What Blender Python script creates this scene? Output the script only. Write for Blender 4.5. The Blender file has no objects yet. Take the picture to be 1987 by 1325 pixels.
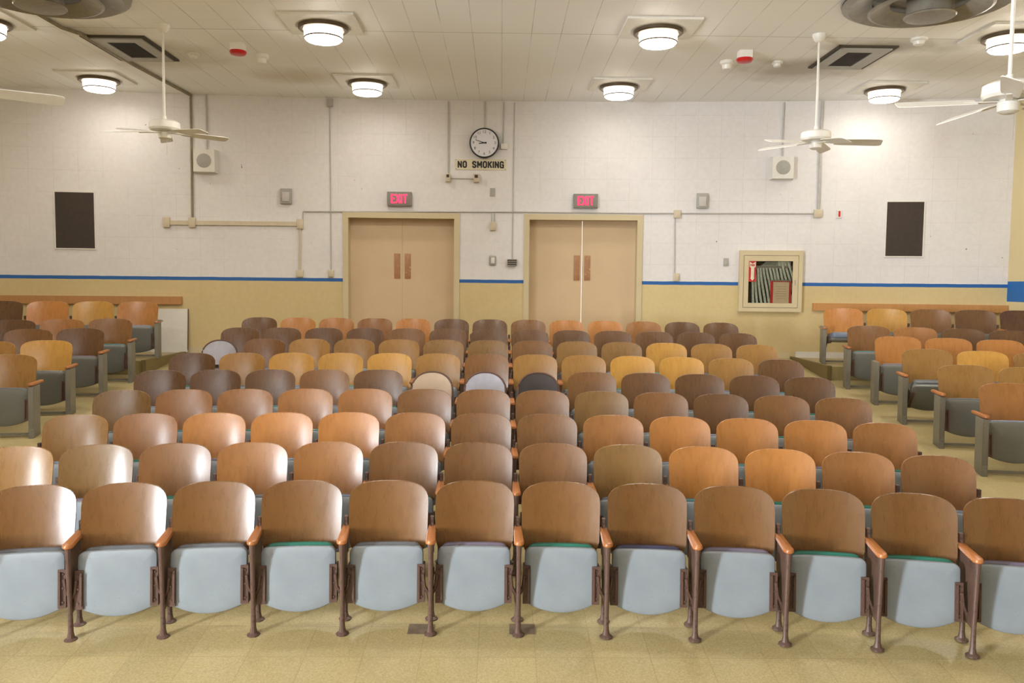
import bpy, bmesh, math, random
from mathutils import Vector, Matrix
random.seed(7)
C = bpy.context.scene.collection
sin, cos, pi = math.sin, math.cos, math.pi

# ------------------------------------------------------------------ camera
HC = 2.553            # eye height above the floor plane at y = 0
SL = 0.1146           # floor rises towards the back wall
CEIL = HC + 2.812
F = 1600.0
p_, r_, y_ = 0.0691, 0.0097, 0.0136
fw = Vector((sin(y_) * cos(p_), cos(y_) * cos(p_), -sin(p_)))
rt0 = Vector((cos(y_), -sin(y_), 0)); up0 = rt0.cross(fw)
rt = rt0 * cos(r_) + up0 * sin(r_); up = up0 * cos(r_) - rt0 * sin(r_)
cam = bpy.data.cameras.new('camera'); co = bpy.data.objects.new('camera', cam); C.objects.link(co)
cam.sensor_width = 36.0; cam.lens = F / 1987 * 36.0; cam.clip_start = 0.05; cam.clip_end = 200
M = Matrix.Identity(4)
for i in range(3):
    M[i][0] = rt[i]; M[i][1] = up[i]; M[i][2] = -fw[i]
M[2][3] = HC
co.matrix_world = M
bpy.context.scene.camera = co
vs = bpy.context.scene.view_settings
vs.view_transform = 'Standard'; vs.look = 'None'; vs.gamma = 1.0; vs.use_curve_mapping = False
vs.exposure = -0.04

def ray(x, y): return fw + rt * ((x - 993.5) / F) - up * ((y - 662.5) / F)
def on_z(x, y, z=CEIL):
    d = ray(x, y); v = d * ((z - HC) / d.z); return Vector((v.x, v.y, z))
def wy(X): return 12.9 - 0.0074 * X - 0.01075 * X * X
def wrot(X): return math.atan(-0.0074 - 0.0215 * X)
def on_wall(x, y):
    d = ray(x, y); Y = 12.9
    for _ in range(20): Y = wy(d.x / d.y * Y)
    v = d * (Y / d.y); v.z += HC; return v
def fz(Y): return SL * Y

# ------------------------------------------------------------------ materials
def hx(r, g, b):
    f = lambda c: ((c / 255 + 0.055) / 1.055) ** 2.4 if c > 10 else c / 255 / 12.92
    return (f(r), f(g), f(b), 1)
class NT:
    def __init__(s, name):
        s.m = bpy.data.materials.new(name); s.m.use_nodes = True
        s.t = s.m.node_tree; s.b = s.t.nodes['Principled BSDF']
    def n(s, typ, **kw):
        nd = s.t.nodes.new(typ)
        for k, v in kw.items(): setattr(nd, k, v)
        return nd
    def l(s, a, b): s.t.links.new(a, b)
    def math(s, op, a, b=None, c=None):
        nd = s.n('ShaderNodeMath', operation=op)
        for i, v in enumerate((a, b, c)):
            if v is None: continue
            if isinstance(v, (int, float)): nd.inputs[i].default_value = v
            else: s.l(v, nd.inputs[i])
        return nd.outputs[0]
    def mix(s, f, a, b, bt='MIX'):
        nd = s.n('ShaderNodeMix', data_type='RGBA', blend_type=bt)
        if isinstance(f, (int, float)): nd.inputs[0].default_value = f
        else: s.l(f, nd.inputs[0])
        for i, v in ((6, a), (7, b)):
            if isinstance(v, tuple): nd.inputs[i].default_value = v
            else: s.l(v, nd.inputs[i])
        return nd.outputs[2]
    def noise(s, scale, detail=3, vec=None, rough=0.55):
        nd = s.n('ShaderNodeTexNoise'); nd.inputs['Scale'].default_value = scale
        nd.inputs['Detail'].default_value = detail; nd.inputs['Roughness'].default_value = rough
        if vec is not None: s.l(vec, nd.inputs['Vector'])
        return nd.outputs['Fac']
    def ramp(s, f, stops):
        nd = s.n('ShaderNodeValToRGB'); e = nd.color_ramp.elements
        while len(e) < len(stops): e.new(0.5)
        for el, (po, c) in zip(e, stops):
            el.position = po; el.color = c if isinstance(c, tuple) else (c, c, c, 1)
        s.l(f, nd.inputs[0]); return nd.outputs[0]
    def bump(s, h, strength=0.2, dist=0.01):
        nd = s.n('ShaderNodeBump'); nd.inputs['Strength'].default_value = strength
        nd.inputs['Distance'].default_value = dist; s.l(h, nd.inputs['Height'])
        s.l(nd.outputs[0], s.b.inputs['Normal'])
    def pos(s):
        nd = s.n('ShaderNodeNewGeometry'); sp = s.n('ShaderNodeSeparateXYZ'); s.l(nd.outputs['Position'], sp.inputs[0])
        return nd.outputs['Position'], sp.outputs
    def obj(s):
        nd = s.n('ShaderNodeTexCoord'); return nd.outputs['Object']
    def vscale(s, vec, v, off=None):
        nd = s.n('ShaderNodeMapping'); nd.inputs['Scale'].default_value = v
        s.l(vec, nd.inputs['Vector'])
        if off is not None: s.l(off, nd.inputs['Location'])
        return nd.outputs[0]
    def done(s, col=None, rough=0.5, metal=0.0, spec=None):
        if col is not None:
            if isinstance(col, tuple): s.b.inputs['Base Color'].default_value = col
            else: s.l(col, s.b.inputs['Base Color'])
        if isinstance(rough, (int, float)): s.b.inputs['Roughness'].default_value = rough
        else: s.l(rough, s.b.inputs['Roughness'])
        s.b.inputs['Metallic'].default_value = metal
        if spec is not None: s.b.inputs['Specular IOR Level'].default_value = spec
        return s.m

def plain(name, c, rough=0.5, metal=0.0, var=0.12, scale=14, spec=None):
    s = NT(name); n = s.noise(scale, 4, s.obj())
    dk = tuple(x * (1 - var) for x in c[:3]) + (1,); lt = tuple(min(1, x * (1 + var)) for x in c[:3]) + (1,)
    return s.done(s.ramp(n, [(0.3, dk), (0.7, lt)]), rough, metal, spec)

def emit(name, c, st):
    s = NT(name); s.b.inputs['Emission Color'].default_value = c; s.b.inputs['Emission Strength'].default_value = st
    return s.done(c, 0.4)

def wood(name, c, rough=0.30, grain=0.36):
    s = NT(name)
    oi = s.n('ShaderNodeObjectInfo')
    off = s.n('ShaderNodeCombineXYZ')
    s.l(s.math('MULTIPLY', oi.outputs['Random'], 37.0), off.inputs[0]); s.l(s.math('MULTIPLY', oi.outputs['Random'], 91.0), off.inputs[2])
    v = s.vscale(s.obj(), (14, 14, 2.0), off.outputs[0])
    n1 = s.noise(2.2, 3, v, 0.5)
    v2 = s.vscale(s.obj(), (1.6, 1.6, 2.2), off.outputs[0]); n2 = s.noise(2.2, 3, v2)
    dk = tuple(x * (1 - 0.22 * grain) for x in c[:3]) + (1,); lt = tuple(min(1, x * (1 + 0.16 * grain)) for x in c[:3]) + (1,)
    col = s.ramp(n1, [(0.3, dk), (0.7, lt)])
    col = s.mix(s.math('MULTIPLY', n2, 0.35), col, tuple(x * f for x, f in zip(c[:3], (0.62, 0.6, 0.55))) + (1,))
    br = s.math('MULTIPLY_ADD', oi.outputs['Random'], 0.24, 0.88)
    hs = s.n('ShaderNodeHueSaturation'); s.l(br, hs.inputs['Value']); s.l(col, hs.inputs['Color'])
    rg = s.math('MULTIPLY_ADD', n1, 0.12, rough - 0.08)
    return s.done(hs.outputs[0], rg, 0, 0.6)

LAMP = emit('lamp_side_glass', (1.0, 0.90, 0.76, 1), 5.0)
LENS = emit('lamp_lens', (1.0, 0.94, 0.85, 1), 112.0)
LENS_R = emit('lamp_lens_low_wattage', (1.0, 0.92, 0.80, 1), 34.0)
W_ROW = {  # backrest wood with lamp reflection and falloff painted into its colour
 'front': wood('dim_brown_veneer_lamp_tone', hx(118, 80, 39)),
 'dark': wood('dark_brown_veneer_lamp_tone', hx(102, 70, 42)),
 'brown': wood('brown_veneer_lamp_tone', hx(126, 86, 48)),
 'rust': wood('rusty_brown_veneer_lamp_tone', hx(152, 102, 54)),
 'orange': wood('orange_veneer_lamp_tone', hx(184, 123, 62)),
 'olive': wood('olive_brown_veneer_lamp_tone', hx(132, 98, 54)),
 'tan': wood('tan_veneer_lamp_tone', hx(158, 116, 60)),
 'yellow': wood('honey_veneer_lamp_tone', hx(190, 142, 66)),
}
W_ARM = wood('armrest_wood', hx(180, 114, 64), 0.32)
W_RAIL = wood('rail_wood', hx(196, 142, 86), 0.45)
W_CURB = wood('curb_wood', hx(120, 104, 62), 0.6)
def painted(name, c, chips, rough=0.42, amt=0.60):
    s = NT(name); ob = s.obj()
    n = s.noise(9, 4, ob); f = s.noise(55, 5, ob, 0.7)
    col = s.ramp(n, [(0.3, tuple(x * 0.9 for x in c[:3]) + (1,)), (0.7, c)])
    m = s.ramp(s.math('ADD', s.math('MULTIPLY', f, 0.7), s.math('MULTIPLY', n, 0.3)), [(amt, 0.0), (amt + 0.05, 1.0)])
    return s.done(s.mix(m, col, chips), rough)
PAN = painted('pan_paint', hx(144, 153, 160), hx(120, 122, 122), 0.36, 0.62)
PAN_D = painted('pan_paint_grey', hx(108, 109, 102), hx(92, 90, 84), 0.34, 0.62)
IRON = painted('brown_iron', hx(100, 76, 66), hx(64, 48, 42), 0.42, 0.55)
END = painted('grey_end_paint', hx(122, 118, 106), hx(100, 95, 84), 0.42, 0.58)
CUSH = {
 'grey': plain('vinyl_grey', hx(92, 94, 98), 0.38), 'green': plain('vinyl_green', hx(34, 104, 88), 0.38),
 'purple': plain('vinyl_purple', hx(104, 96, 112), 0.38), 'navy': plain('vinyl_navy', hx(52, 50, 74), 0.38),
 'teal': plain('vinyl_teal', hx(70, 120, 128), 0.36), 'blue': plain('vinyl_blue_grey', hx(108, 118, 138), 0.36)}
CREAM_M = painted('worn_cream_metal', hx(190, 166, 140), hx(96, 58, 46), 0.4, 0.66)
LILAC_M = plain('grey_lilac_metal', hx(168, 166, 176), 0.3)
BLACK_M = plain('black_metal', hx(58, 50, 48), 0.45)
RIM_M = painted('rusty_rim', hx(92, 62, 50), hx(140, 110, 90), 0.5, 0.6)
WHITE = plain('white_enamel', hx(232, 230, 224), 0.35, var=0.03)
WHITE_W = plain('white_wall_box', hx(226, 224, 218), 0.5, var=0.03)
GREY_B = plain('grey_box', hx(168, 166, 160), 0.5, var=0.05)
GREY_L = plain('light_grey_box', hx(196, 193, 190), 0.5, var=0.05)
BEIGE_B = plain('beige_box', hx(206, 194, 170), 0.5, var=0.05)
CONDUIT = plain('painted_conduit', hx(186, 184, 178), 0.5, var=0.08)
CONDUIT_D = plain('dirty_conduit', hx(140, 130, 106), 0.6, var=0.2)
DOORP = plain('door_paint', hx(212, 188, 154), 0.45, var=0.03, scale=3)
FRAMEP = plain('door_frame_paint', hx(206, 192, 158), 0.45, var=0.03, scale=3)
DARK = plain('dark_grille', hx(58, 48, 42), 0.6)
BLACK = plain('black', hx(22, 20, 22), 0.35)
BRONZE = plain('bronze_bezel', hx(104, 92, 76), 0.35, 0.6)
METAL_G = plain('diffuser_grey', hx(150, 146, 136), 0.4, 0.35)
RED = plain('red_plastic', hx(196, 30, 34), 0.3)
REDS = plain('red_sign', hx(186, 40, 36), 0.5)
PAPER = plain('paper', hx(216, 196, 164), 0.7, var=0.05)
SIGN = plain('cream_sign', hx(222, 214, 190), 0.5, var=0.04)
HOSE = plain('hose_canvas', hx(196, 204, 192), 0.8, var=0.18, scale=30)
INSIDE = plain('cabinet_inside', hx(70, 64, 52), 0.7)
CLOCKF = plain('clock_face', hx(226, 226, 236), 0.3, var=0.02)
INK = plain('ink', hx(40, 38, 42), 0.6)
EXITR = emit('exit_red', hx(255, 38, 84), 2.2)
EXITG = plain('exit_grey', hx(136, 132, 124), 0.5)
PLATE = painted('worn_wood_plate', hx(178, 128, 92), hx(222, 190, 160), 0.45, 0.56)
SOOT = plain('sooty_edge', hx(74, 66, 54), 0.8)
CHAIN = plain('chain', hx(190, 180, 160), 0.4, 0.5)

def glass_mat():
    s = NT('clear_glass'); s.b.inputs['Transmission Weight'].default_value = 1.0; s.b.inputs['IOR'].default_value = 1.02
    return s.done((0.95, 0.97, 0.96, 1), 0.02)
GLASS = glass_mat()

def line(s, v, period, width, phase=0.0):     # 1 on a joint line
    a = s.math('FRACT', s.math('MULTIPLY_ADD', v, 1 / period, phase))
    d = s.math('ABSOLUTE', s.math('SUBTRACT', a, 0.5))
    return s.math('GREATER_THAN', d, 0.5 - width / period / 2)

def back_wall_mat():
    s = NT('painted_block_wall'); P, x = s.pos()
    cl = s.n('ShaderNodeTexCoord')
    big = s.noise(0.7, 4, P); fine = s.noise(16, 4, P)
    white = s.ramp(s.math('ADD', s.math('MULTIPLY', big, 0.6), s.math('MULTIPLY', fine, 0.4)), [(0.35, hx(219, 217, 218)), (0.65, hx(231, 229, 231))])
    jh = line(s, x[2], 0.325, 0.007, 0.12); jv = line(s, x[0], 0.345, 0.007, 0.31)
    j = s.math('MULTIPLY', s.math('MAXIMUM', jh, jv), s.ramp(s.noise(1.3, 3, P), [(0.42, 0.05), (0.62, 0.75)]))
    white = s.mix(s.math('MULTIPLY', j, 0.35), white, hx(176, 172, 168))
    # patched blocks of slightly different paint, and chipped specks
    spk = s.ramp(s.noise(10, 2, P, 0.5), [(0.775, 0.0), (0.79, 1.0)])
    white = s.mix(s.math('MULTIPLY', spk, 0.8), white, hx(70, 60, 50))
    yel = s.ramp(s.math('ADD', s.math('MULTIPLY', big, 0.6), s.math('MULTIPLY', fine, 0.4)), [(0.35, hx(204, 184, 136)), (0.65, hx(214, 196, 148))])
    yel = s.mix(s.math('MULTIPLY', j, 0.18), yel, hx(170, 150, 100))
    wob = s.math('MULTIPLY_ADD', s.noise(5, 2, P), 0.008, -0.004)
    z = s.math('ADD', x[2], wob)
    col = s.mix(s.math('LESS_THAN', z, HC + 0.045), white, yel)
    st = s.math('MULTIPLY', s.math('GREATER_THAN', z, HC + 0.018), s.math('LESS_THAN', z, HC + 0.070))
    col = s.mix(st, col, hx(34, 98, 172))
    s.bump(s.math('MULTIPLY_ADD', j, -0.6, s.math('MULTIPLY', fine, 0.15)), 0.25, 0.004)
    return s.done(col, 0.5)
def side_wall_mat():
    s = NT('painted_side_wall'); P, x = s.pos()
    big = s.noise(0.7, 4, P)
    yel = s.ramp(big, [(0.35, hx(212, 194, 148)), (0.65, hx(220, 204, 160))])
    st = s.math('MULTIPLY', s.math('GREATER_THAN', x[2], HC - 0.185), s.math('LESS_THAN', x[2], HC + 0.115))
    return s.done(s.mix(st, yel, hx(30, 104, 178)), 0.5)
def ceiling_mat():
    s = NT('ceiling_tile'); P, x = s.pos()
    big = s.noise(0.5, 5, P); fine = s.noise(22, 3, P)
    col = s.ramp(big, [(0.3, hx(247, 248, 249)), (0.7, hx(252, 253, 255))])
    lx = line(s, x[0], 0.333, 0.009, 0.05); ly = line(s, x[1], 0.27, 0.006, 0.2)
    vis = s.ramp(s.noise(1.1, 3, P), [(0.35, 0.15), (0.65, 1.0)])
    col = s.mix(s.math('MULTIPLY', s.math('MULTIPLY', lx, vis), 0.55), col, hx(150, 142, 130))
    col = s.mix(s.math('MULTIPLY', s.math('MULTIPLY', ly, vis), 0.25), col, hx(190, 186, 178))
    # one long board joint
    jn = s.math('LESS_THAN', s.math('ABSOLUTE', s.math('SUBTRACT', x[1], 9.47)), 0.008)
    col = s.mix(s.math('MULTIPLY', jn, 0.5), col, hx(140, 132, 118))
    # soot blown out of the two air grilles and an old leak stain
    def blot(cx, cy, rx, ry, amt, c):
        nonlocal col
        a = s.math('DIVIDE', s.math('SUBTRACT', x[0], cx), rx); b = s.math('DIVIDE', s.math('SUBTRACT', x[1], cy), ry)
        d = s.math('ADD', s.math('SQRT', s.math('ADD', s.math('MULTIPLY', a, a), s.math('MULTIPLY', b, b))), s.math('MULTIPLY_ADD', s.noise(2.2, 4, P), 0.9, -0.45))
        m = s.ramp(d, [(0.25, amt), (1.0, 0.0)])
        col = s.mix(m, col, c)
    blot(3.75, 10.85, 1.0, 0.75, 0.62, hx(140, 126, 102)); blot(4.5, 9.75, 1.0, 0.35, 0.6, hx(130, 118, 96))
    blot(-4.3, 10.6, 1.0, 0.8, 0.55, hx(170, 158, 130)); blot(-4.6, 9.6, 0.6, 0.4, 0.5, hx(160, 148, 124))
    blot(-2.75, 11.55, 0.85, 0.55, 0.5, hx(176, 156, 108)); blot(5.6, 10.6, 1.6, 0.9, 0.35, hx(172, 160, 136))
    s.bump(s.math('MULTIPLY_ADD', s.math('MAXIMUM', lx, ly), -0.5, s.math('MULTIPLY', fine, 0.1)), 0.2, 0.004)
    return s.done(col, 0.6)
def floor_mat():
    s = NT('vinyl_tile_floor'); P, x = s.pos()
    sp = s.noise(85, 4, P, 0.7); big = s.noise(1.1, 4, P)
    lx = line(s, x[0], 0.317, 0.004, 0.35); ly = line(s, x[1], 0.317, 0.004, 0.1)
    col = s.ramp(s.math('ADD', s.math('MULTIPLY', sp, 0.75), s.math('MULTIPLY', big, 0.25)), [(0.36, hx(160, 144, 98)), (0.5, hx(174, 158, 112)), (0.66, hx(190, 176, 133))])
    wn = s.n('ShaderNodeTexWhiteNoise', noise_dimensions='2D')
    fl = s.n('ShaderNodeCombineXYZ')
    s.l(s.math('FLOOR', s.math('MULTIPLY_ADD', x[0], 1 / 0.317, 0.35)), fl.inputs[0]); s.l(s.math('FLOOR', s.math('MULTIPLY_ADD', x[1], 1 / 0.317, 0.1)), fl.inputs[1])
    s.l(fl.outputs[0], wn.inputs['Vector'])
    hs = s.n('ShaderNodeHueSaturation'); s.l(s.math('MULTIPLY_ADD', wn.outputs['Value'], 0.10, 0.95), hs.inputs['Value']); s.l(col, hs.inputs['Color'])
    col = s.mix(s.math('MULTIPLY', s.math('MAXIMUM', lx, ly), 0.5), hs.outputs[0], hx(140, 120, 80))
    return s.done(col, s.math('MULTIPLY_ADD', big, 0.25, 0.25), 0, 0.45)
M_BACK, M_SIDE, M_CEIL, M_FLOOR = back_wall_mat(), side_wall_mat(), ceiling_mat(), floor_mat()

# ------------------------------------------------------------------ mesh helpers
def V(*a): return Vector(a)
class MB:
    def __init__(s): s.bm = bmesh.new()
    def box(s, x0, x1, y0, y1, z0, z1, bev=0.0, seg=2, mat=None):
        vs = [s.bm.verts.new((x, y, z)) for x in (x0, x1) for y in (y0, y1) for z in (z0, z1)]
        q = [(0, 1, 3, 2), (4, 6, 7, 5), (0, 4, 5, 1), (2, 3, 7, 6), (0, 2, 6, 4), (1, 5, 7, 3)]
        fs = [s.bm.faces.new([vs[i] for i in f]) for f in q]
        if bev > 0:
            ed = list({e for f in fs for e in f.edges})
            r = bmesh.ops.bevel(s.bm, geom=ed, offset=bev, segments=seg, affect='EDGES', profile=0.5)
            vs = list({v for v in r['verts']} | {v for v in vs if v.is_valid})
        if mat is not None: bmesh.ops.transform(s.bm, matrix=mat, verts=[v for v in vs if v.is_valid])
        return s
    def ring(s, pts): return [s.bm.verts.new(p) for p in pts]
    def bridge(s, a, b):
        n = len(a)
        for i in range(n): s.bm.faces.new((a[i], a[(i + 1) % n], b[(i + 1) % n], b[i]))
    def loft(s, rings, cap0=True, cap1=True):
        rs = [s.ring(r) for r in rings]
        for a, b in zip(rs, rs[1:]): s.bridge(a, b)
        if cap0: s.bm.faces.new(rs[0][::-1])
        if cap1: s.bm.faces.new(rs[-1])
        return s
    def lathe(s, prof, n=28, cx=0, cy=0, cap0=True, cap1=True):
        return s.loft([[(cx + r * cos(2 * pi * k / n), cy + r * sin(2 * pi * k / n), z) for k in range(n)] for r, z in prof], cap0, cap1)
    def lathe_y(s, prof, n=32):      # axis along y (things flat on the back wall)
        return s.loft([[(r * cos(2 * pi * k / n), y, r * sin(2 * pi * k / n)) for k in range(n)] for r, y in prof])
    def tube(s, pts, r, n=8, sx=1.0):
        pts = [Vector(p) for p in pts]; rings = []
        for i, p in enumerate(pts):
            d = (pts[min(i + 1, len(pts) - 1)] - pts[max(i - 1, 0)]).normalized()
            a = d.cross(V(0, 0, 1)) if abs(d.z) < 0.9 else d.cross(V(0, 1, 0)); a.normalize(); b = a.cross(d).normalized()
            rings.append([p + a * (r * sx * cos(2 * pi * k / n)) + b * (r * sin(2 * pi * k / n)) for k in range(n)])
        return s.loft(rings)
    def prism(s, poly, axis, a, b, bev=0.0):     # polygon in the two other axes, extruded along axis
        def pt(u, v, w): return {'x': (w, u, v), 'y': (u, w, v), 'z': (u, v, w)}[axis]
        s.loft([[pt(u, v, a) for u, v in poly], [pt(u, v, b) for u, v in poly]])
        return s
    def mesh(s, name, mat, angle=35):
        me = bpy.data.meshes.new(name)
        bmesh.ops.recalc_face_normals(s.bm, faces=s.bm.faces)
        s.bm.to_mesh(me); s.bm.free()
        me.polygons.foreach_set('use_smooth', [True] * len(me.polygons))
        me.set_sharp_from_angle(angle=math.radians(angle))
        me.materials.append(mat); return me
    def obj(s, name, mat, parent=None, angle=35):
        return link(name, s.mesh(name, mat, angle), parent)
def link(name, me, parent=None):
    o = bpy.data.objects.new(name, me); C.objects.link(o)
    if parent is not None: o.parent = parent
    return o
def tag(o, label, cat, group=None, kind=None):
    o['label'] = label; o['category'] = cat
    if group: o['group'] = group
    if kind: o['kind'] = kind
    return o
def thing(name, label, cat, loc, rz=0.0, group=None):
    o = bpy.data.objects.new(name, None); C.objects.link(o); o.empty_display_size = 0.1
    o.location = loc; o.rotation_euler = (0, 0, rz)
    return tag(o, label, cat, group)
def structure(o): o['kind'] = 'structure'; return o

# ------------------------------------------------------------------ room shell
XL, XR, Y0 = -7.95, 7.55, -6.2
mb = MB()
NX, NY = 2, 2
mb.prism([(Y0, fz(Y0)), (13.2, fz(13.2)), (13.2, fz(13.2) - 0.3), (Y0, fz(Y0) - 0.3)], 'x', XL - 0.2, XR + 0.2)
structure(mb.obj('floor', M_FLOOR))
mb = MB(); mb.box(XL - 0.2, XR + 0.2, Y0 - 0.2, 13.3, CEIL, CEIL + 0.2)
structure(mb.obj('ceiling', M_CEIL))
D1 = (-2.40, -0.71); D2 = (0.40, 2.13); DTOP = HC + 1.035
WT = 0.32
mb = MB()
xs = sorted(set([XL - 0.1 + i * 0.4 for i in range(40) if XL - 0.1 + i * 0.4 < XR + 0.2] + [XR + 0.2, *D1, *D2]))
def wall_seg(mb, xa, xb, z0a, z0b, z1):
    A = [(xa, wy(xa), z0a), (xb, wy(xb), z0b), (xb, wy(xb), z1), (xa, wy(xa), z1)]
    mb.loft([A, [(x, y + WT, z) for x, y, z in A]])
for xa, xb in zip(xs, xs[1:]):
    mid = (xa + xb) / 2
    if D1[0] < mid < D1[1] or D2[0] < mid < D2[1]: wall_seg(mb, xa, xb, DTOP, DTOP, CEIL)
    else: wall_seg(mb, xa, xb, fz(wy(xa)) - 0.1, fz(wy(xb)) - 0.1, CEIL)
bmesh.ops.remove_doubles(mb.bm, verts=mb.bm.verts, dist=0.0005)
structure(mb.obj('wall_back', M_BACK))
mb = MB(); mb.box(XR, XR + 0.2, Y0 - 0.2, 12.5, -0.6, CEIL); structure(mb.obj('wall_right', M_SIDE))
mb = MB(); mb.box(XL - 0.2, XR + 0.2, Y0 - 0.2, Y0, -1.0, CEIL); structure(mb.obj('wall_front', plain('front_wall_paint', hx(150, 136, 112), 0.6, var=0.03, scale=2)))
# left wall with a tall window beside the stage
WIN = [(-2.8, -1.6)]
WZ0, WZ1 = 1.25, 4.0
mb = MB()
ys = [Y0] + [v for w in WIN for v in w] + [12.6]
for i in range(0, len(ys), 2): mb.box(XL - 0.2, XL, ys[i], ys[i + 1], -0.6, CEIL)
for a, b in WIN:
    mb.box(XL - 0.2, XL, a, b, -0.6, WZ0); mb.box(XL - 0.2, XL, a, b, WZ1, CEIL)
structure(mb.obj('wall_left', M_SIDE))
for i, (a, b) in enumerate(WIN):
    mb = MB(); t = 0.05
    mb.box(XL - 0.12, XL - 0.04, a, a + t, WZ0, WZ1).box(XL - 0.12, XL - 0.04, b - t, b, WZ0, WZ1)
    mb.box(XL - 0.12, XL - 0.04, a + t, b - t, WZ0, WZ0 + t).box(XL - 0.12, XL - 0.04, a + t, b - t, WZ1 - t, WZ1)
    mb.box(XL - 0.11, XL - 0.05, (a + b) / 2 - 0.02, (a + b) / 2 + 0.02, WZ0 + t, WZ1 - t)
    structure(mb.obj('window_%d' % (i + 1), WHITE))
# stage the photograph is taken from
mb = MB(); mb.prism([(Y0, fz(Y0)), (1.1, fz(1.1) - 0.02), (1.1, 0.98), (1.16, 0.98), (1.16, 1.02), (Y0, 1.02)], 'x', XL, XR)
o = mb.obj('floor_stage', wood('stage_boards', hx(150, 118, 82), 0.45)); structure(o)
structure(MB().box(XL, XR, 1.162, 1.17, 0.0, 1.0).obj('trim_5', wood('stage_front', hx(84, 58, 40), 0.5)))
# unseen proscenium wall, added to keep window light off the left seats
mb = MB(); mb.box(XL, -6.2, 0.85, 1.1, 1.02, CEIL).box(6.2, XR, 0.85, 1.1, 1.02, CEIL).box(-6.2, 6.2, 0.85, 1.1, 5.0, CEIL)
structure(mb.obj('wall_light_block', M_SIDE))
# raised platforms under the last side rows
PZ = HC - 1.083; PY = 11.2
def platform(name, xa, xb, edge):
    mb = MB(); n = 8; xx = [xa + (xb - xa) * i / n for i in range(n + 1)]
    for a, b in zip(xx, xx[1:]):
        mb.loft([[(a, PY, fz(PY) - 0.05), (b, PY, fz(PY) - 0.05), (b, PY, PZ), (a, PY, PZ)],
                 [(a, wy(a) - 0.001, fz(wy(a)) - 0.05), (b, wy(b) - 0.001, fz(wy(b)) - 0.05), (b, wy(b) - 0.001, PZ), (a, wy(a) - 0.001, PZ)]])
    structure(mb.obj(name, M_FLOOR))
    e = edge
    mb = MB(); mb.prism([(PY - 0.03, fz(PY - 0.03) - 0.02), (wy(e) - 0.01, fz(wy(e)) - 0.05), (wy(e) - 0.01, PZ + 0.012), (PY - 0.03, PZ + 0.012)], 'x', e - 0.03, e + 0.03)
    return mb
structure(platform('floor_left', XL, -4.86, -4.83).obj('trim_1', W_CURB))
structure(platform('floor_right', 4.53, XR, 4.50).obj('trim_2', W_CURB))
def strip_on_wall(xa, xb, z0f, z1f, out, mb=None):
    mb = mb or MB(); n = max(2, int(abs(xb - xa) / 0.4)); rings = []
    for i in range(n + 1):
        x = xa + (xb - xa) * i / n; y = wy(x); z0, z1 = z0f(x), z1f(x)
        rings.append([(x, y - 0.002, z0), (x, y - out, z0), (x, y - out, z1), (x, y - 0.002, z1)])
    return mb.loft(rings)
structure(strip_on_wall(XL + 0.01, -4.87, lambda x: HC - 0.352, lambda x: HC - 0.233, 0.06).obj('trim_3', W_RAIL))
structure(strip_on_wall(4.78, XR - 0.01, lambda x: HC - 0.352, lambda x: HC - 0.240, 0.06).obj('trim_4', W_RAIL))
for i, (a, b) in enumerate([(-4.8, D1[0] - 0.07), (D1[1] + 0.07, D2[0] - 0.07), (D2[1] + 0.07, 4.46)]):
    structure(strip_on_wall(a, b, lambda x: fz(wy(x)), lambda x: fz(wy(x)) + 0.09, 0.012).obj('baseboard_back_%d' % (i + 1), FRAMEP))
structure(strip_on_wall(4.55, XR - 0.01, lambda x: PZ, lambda x: PZ + 0.09, 0.014).obj('baseboard_right', WHITE_W))
structure(strip_on_wall(XL + 0.01, -4.87, lambda x: PZ, lambda x: PZ + 0.09, 0.014).obj('baseboard_left', WHITE_W))

# double doors, each a frame with two leaves and push plates
def double_door(idx, x0, x1, gap, lbl):
    xm = (x0 + x1) / 2; root = bpy.data.objects.new('door_%d' % idx, None); C.objects.link(root)
    yy = wy(xm); zf = fz(yy); root.location = (xm, yy, zf); root.rotation_euler = (0, 0, wrot(xm))
    root['kind'] = 'structure'; root['label'] = lbl; root['category'] = 'door'
    w = (x1 - x0) / 2; h = DTOP - zf
    mb = MB(); t = 0.055
    for s_ in (-1, 1):
        a, b = sorted((s_ * (w - 0.03), s_ * (w + t)))
        mb.box(a, b, -0.028, 0.015, 0.0, h + t)
        a, b = sorted((s_ * (w - 0.03), s_ * (w - 0.002)))
        mb.box(a, b, 0.015, 0.194, 0.0, h); a, b = sorted((s_ * (w - 0.019), s_ * (w - 0.002))); mb.box(a, b, 0.194, 0.27, 0.0, h)
    mb.box(-w + 0.03, w - 0.03, -0.028, 0.015, h - 0.03, h + t); mb.box(-w + 0.03, w - 0.03, 0.015, 0.194, h - 0.03, h - 0.002).box(-w + 0.019, w - 0.019, 0.194, 0.27, h - 0.019, h - 0.002)
    mb.obj('door_frame', FRAMEP, root)
    for s_ in (-1, 1):
        ga = gap if s_ < 0 else 0.0
        a, b = sorted((s_ * (w - 0.020), s_ * ga))
        lf = MB().box(a, b, 0.195, 0.24, 0.008 if gap < 0.01 else 0.012, h - 0.020).obj('door_leaf', DOORP, root)
        px = s_ * (0.028 + 0.055)
        MB().box(px - 0.047, px + 0.047, 0.183, 0.195, 1.15, 1.545, 0.006, 2).obj('push_plate', PLATE, lf)
    return root
double_door(1, *D1, 0.003, 'closed cream double door under the exit sign left of the clock')
double_door(2, *D2, 0.006, 'cream double door with bright slit between its leaves, right of the clock')

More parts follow.
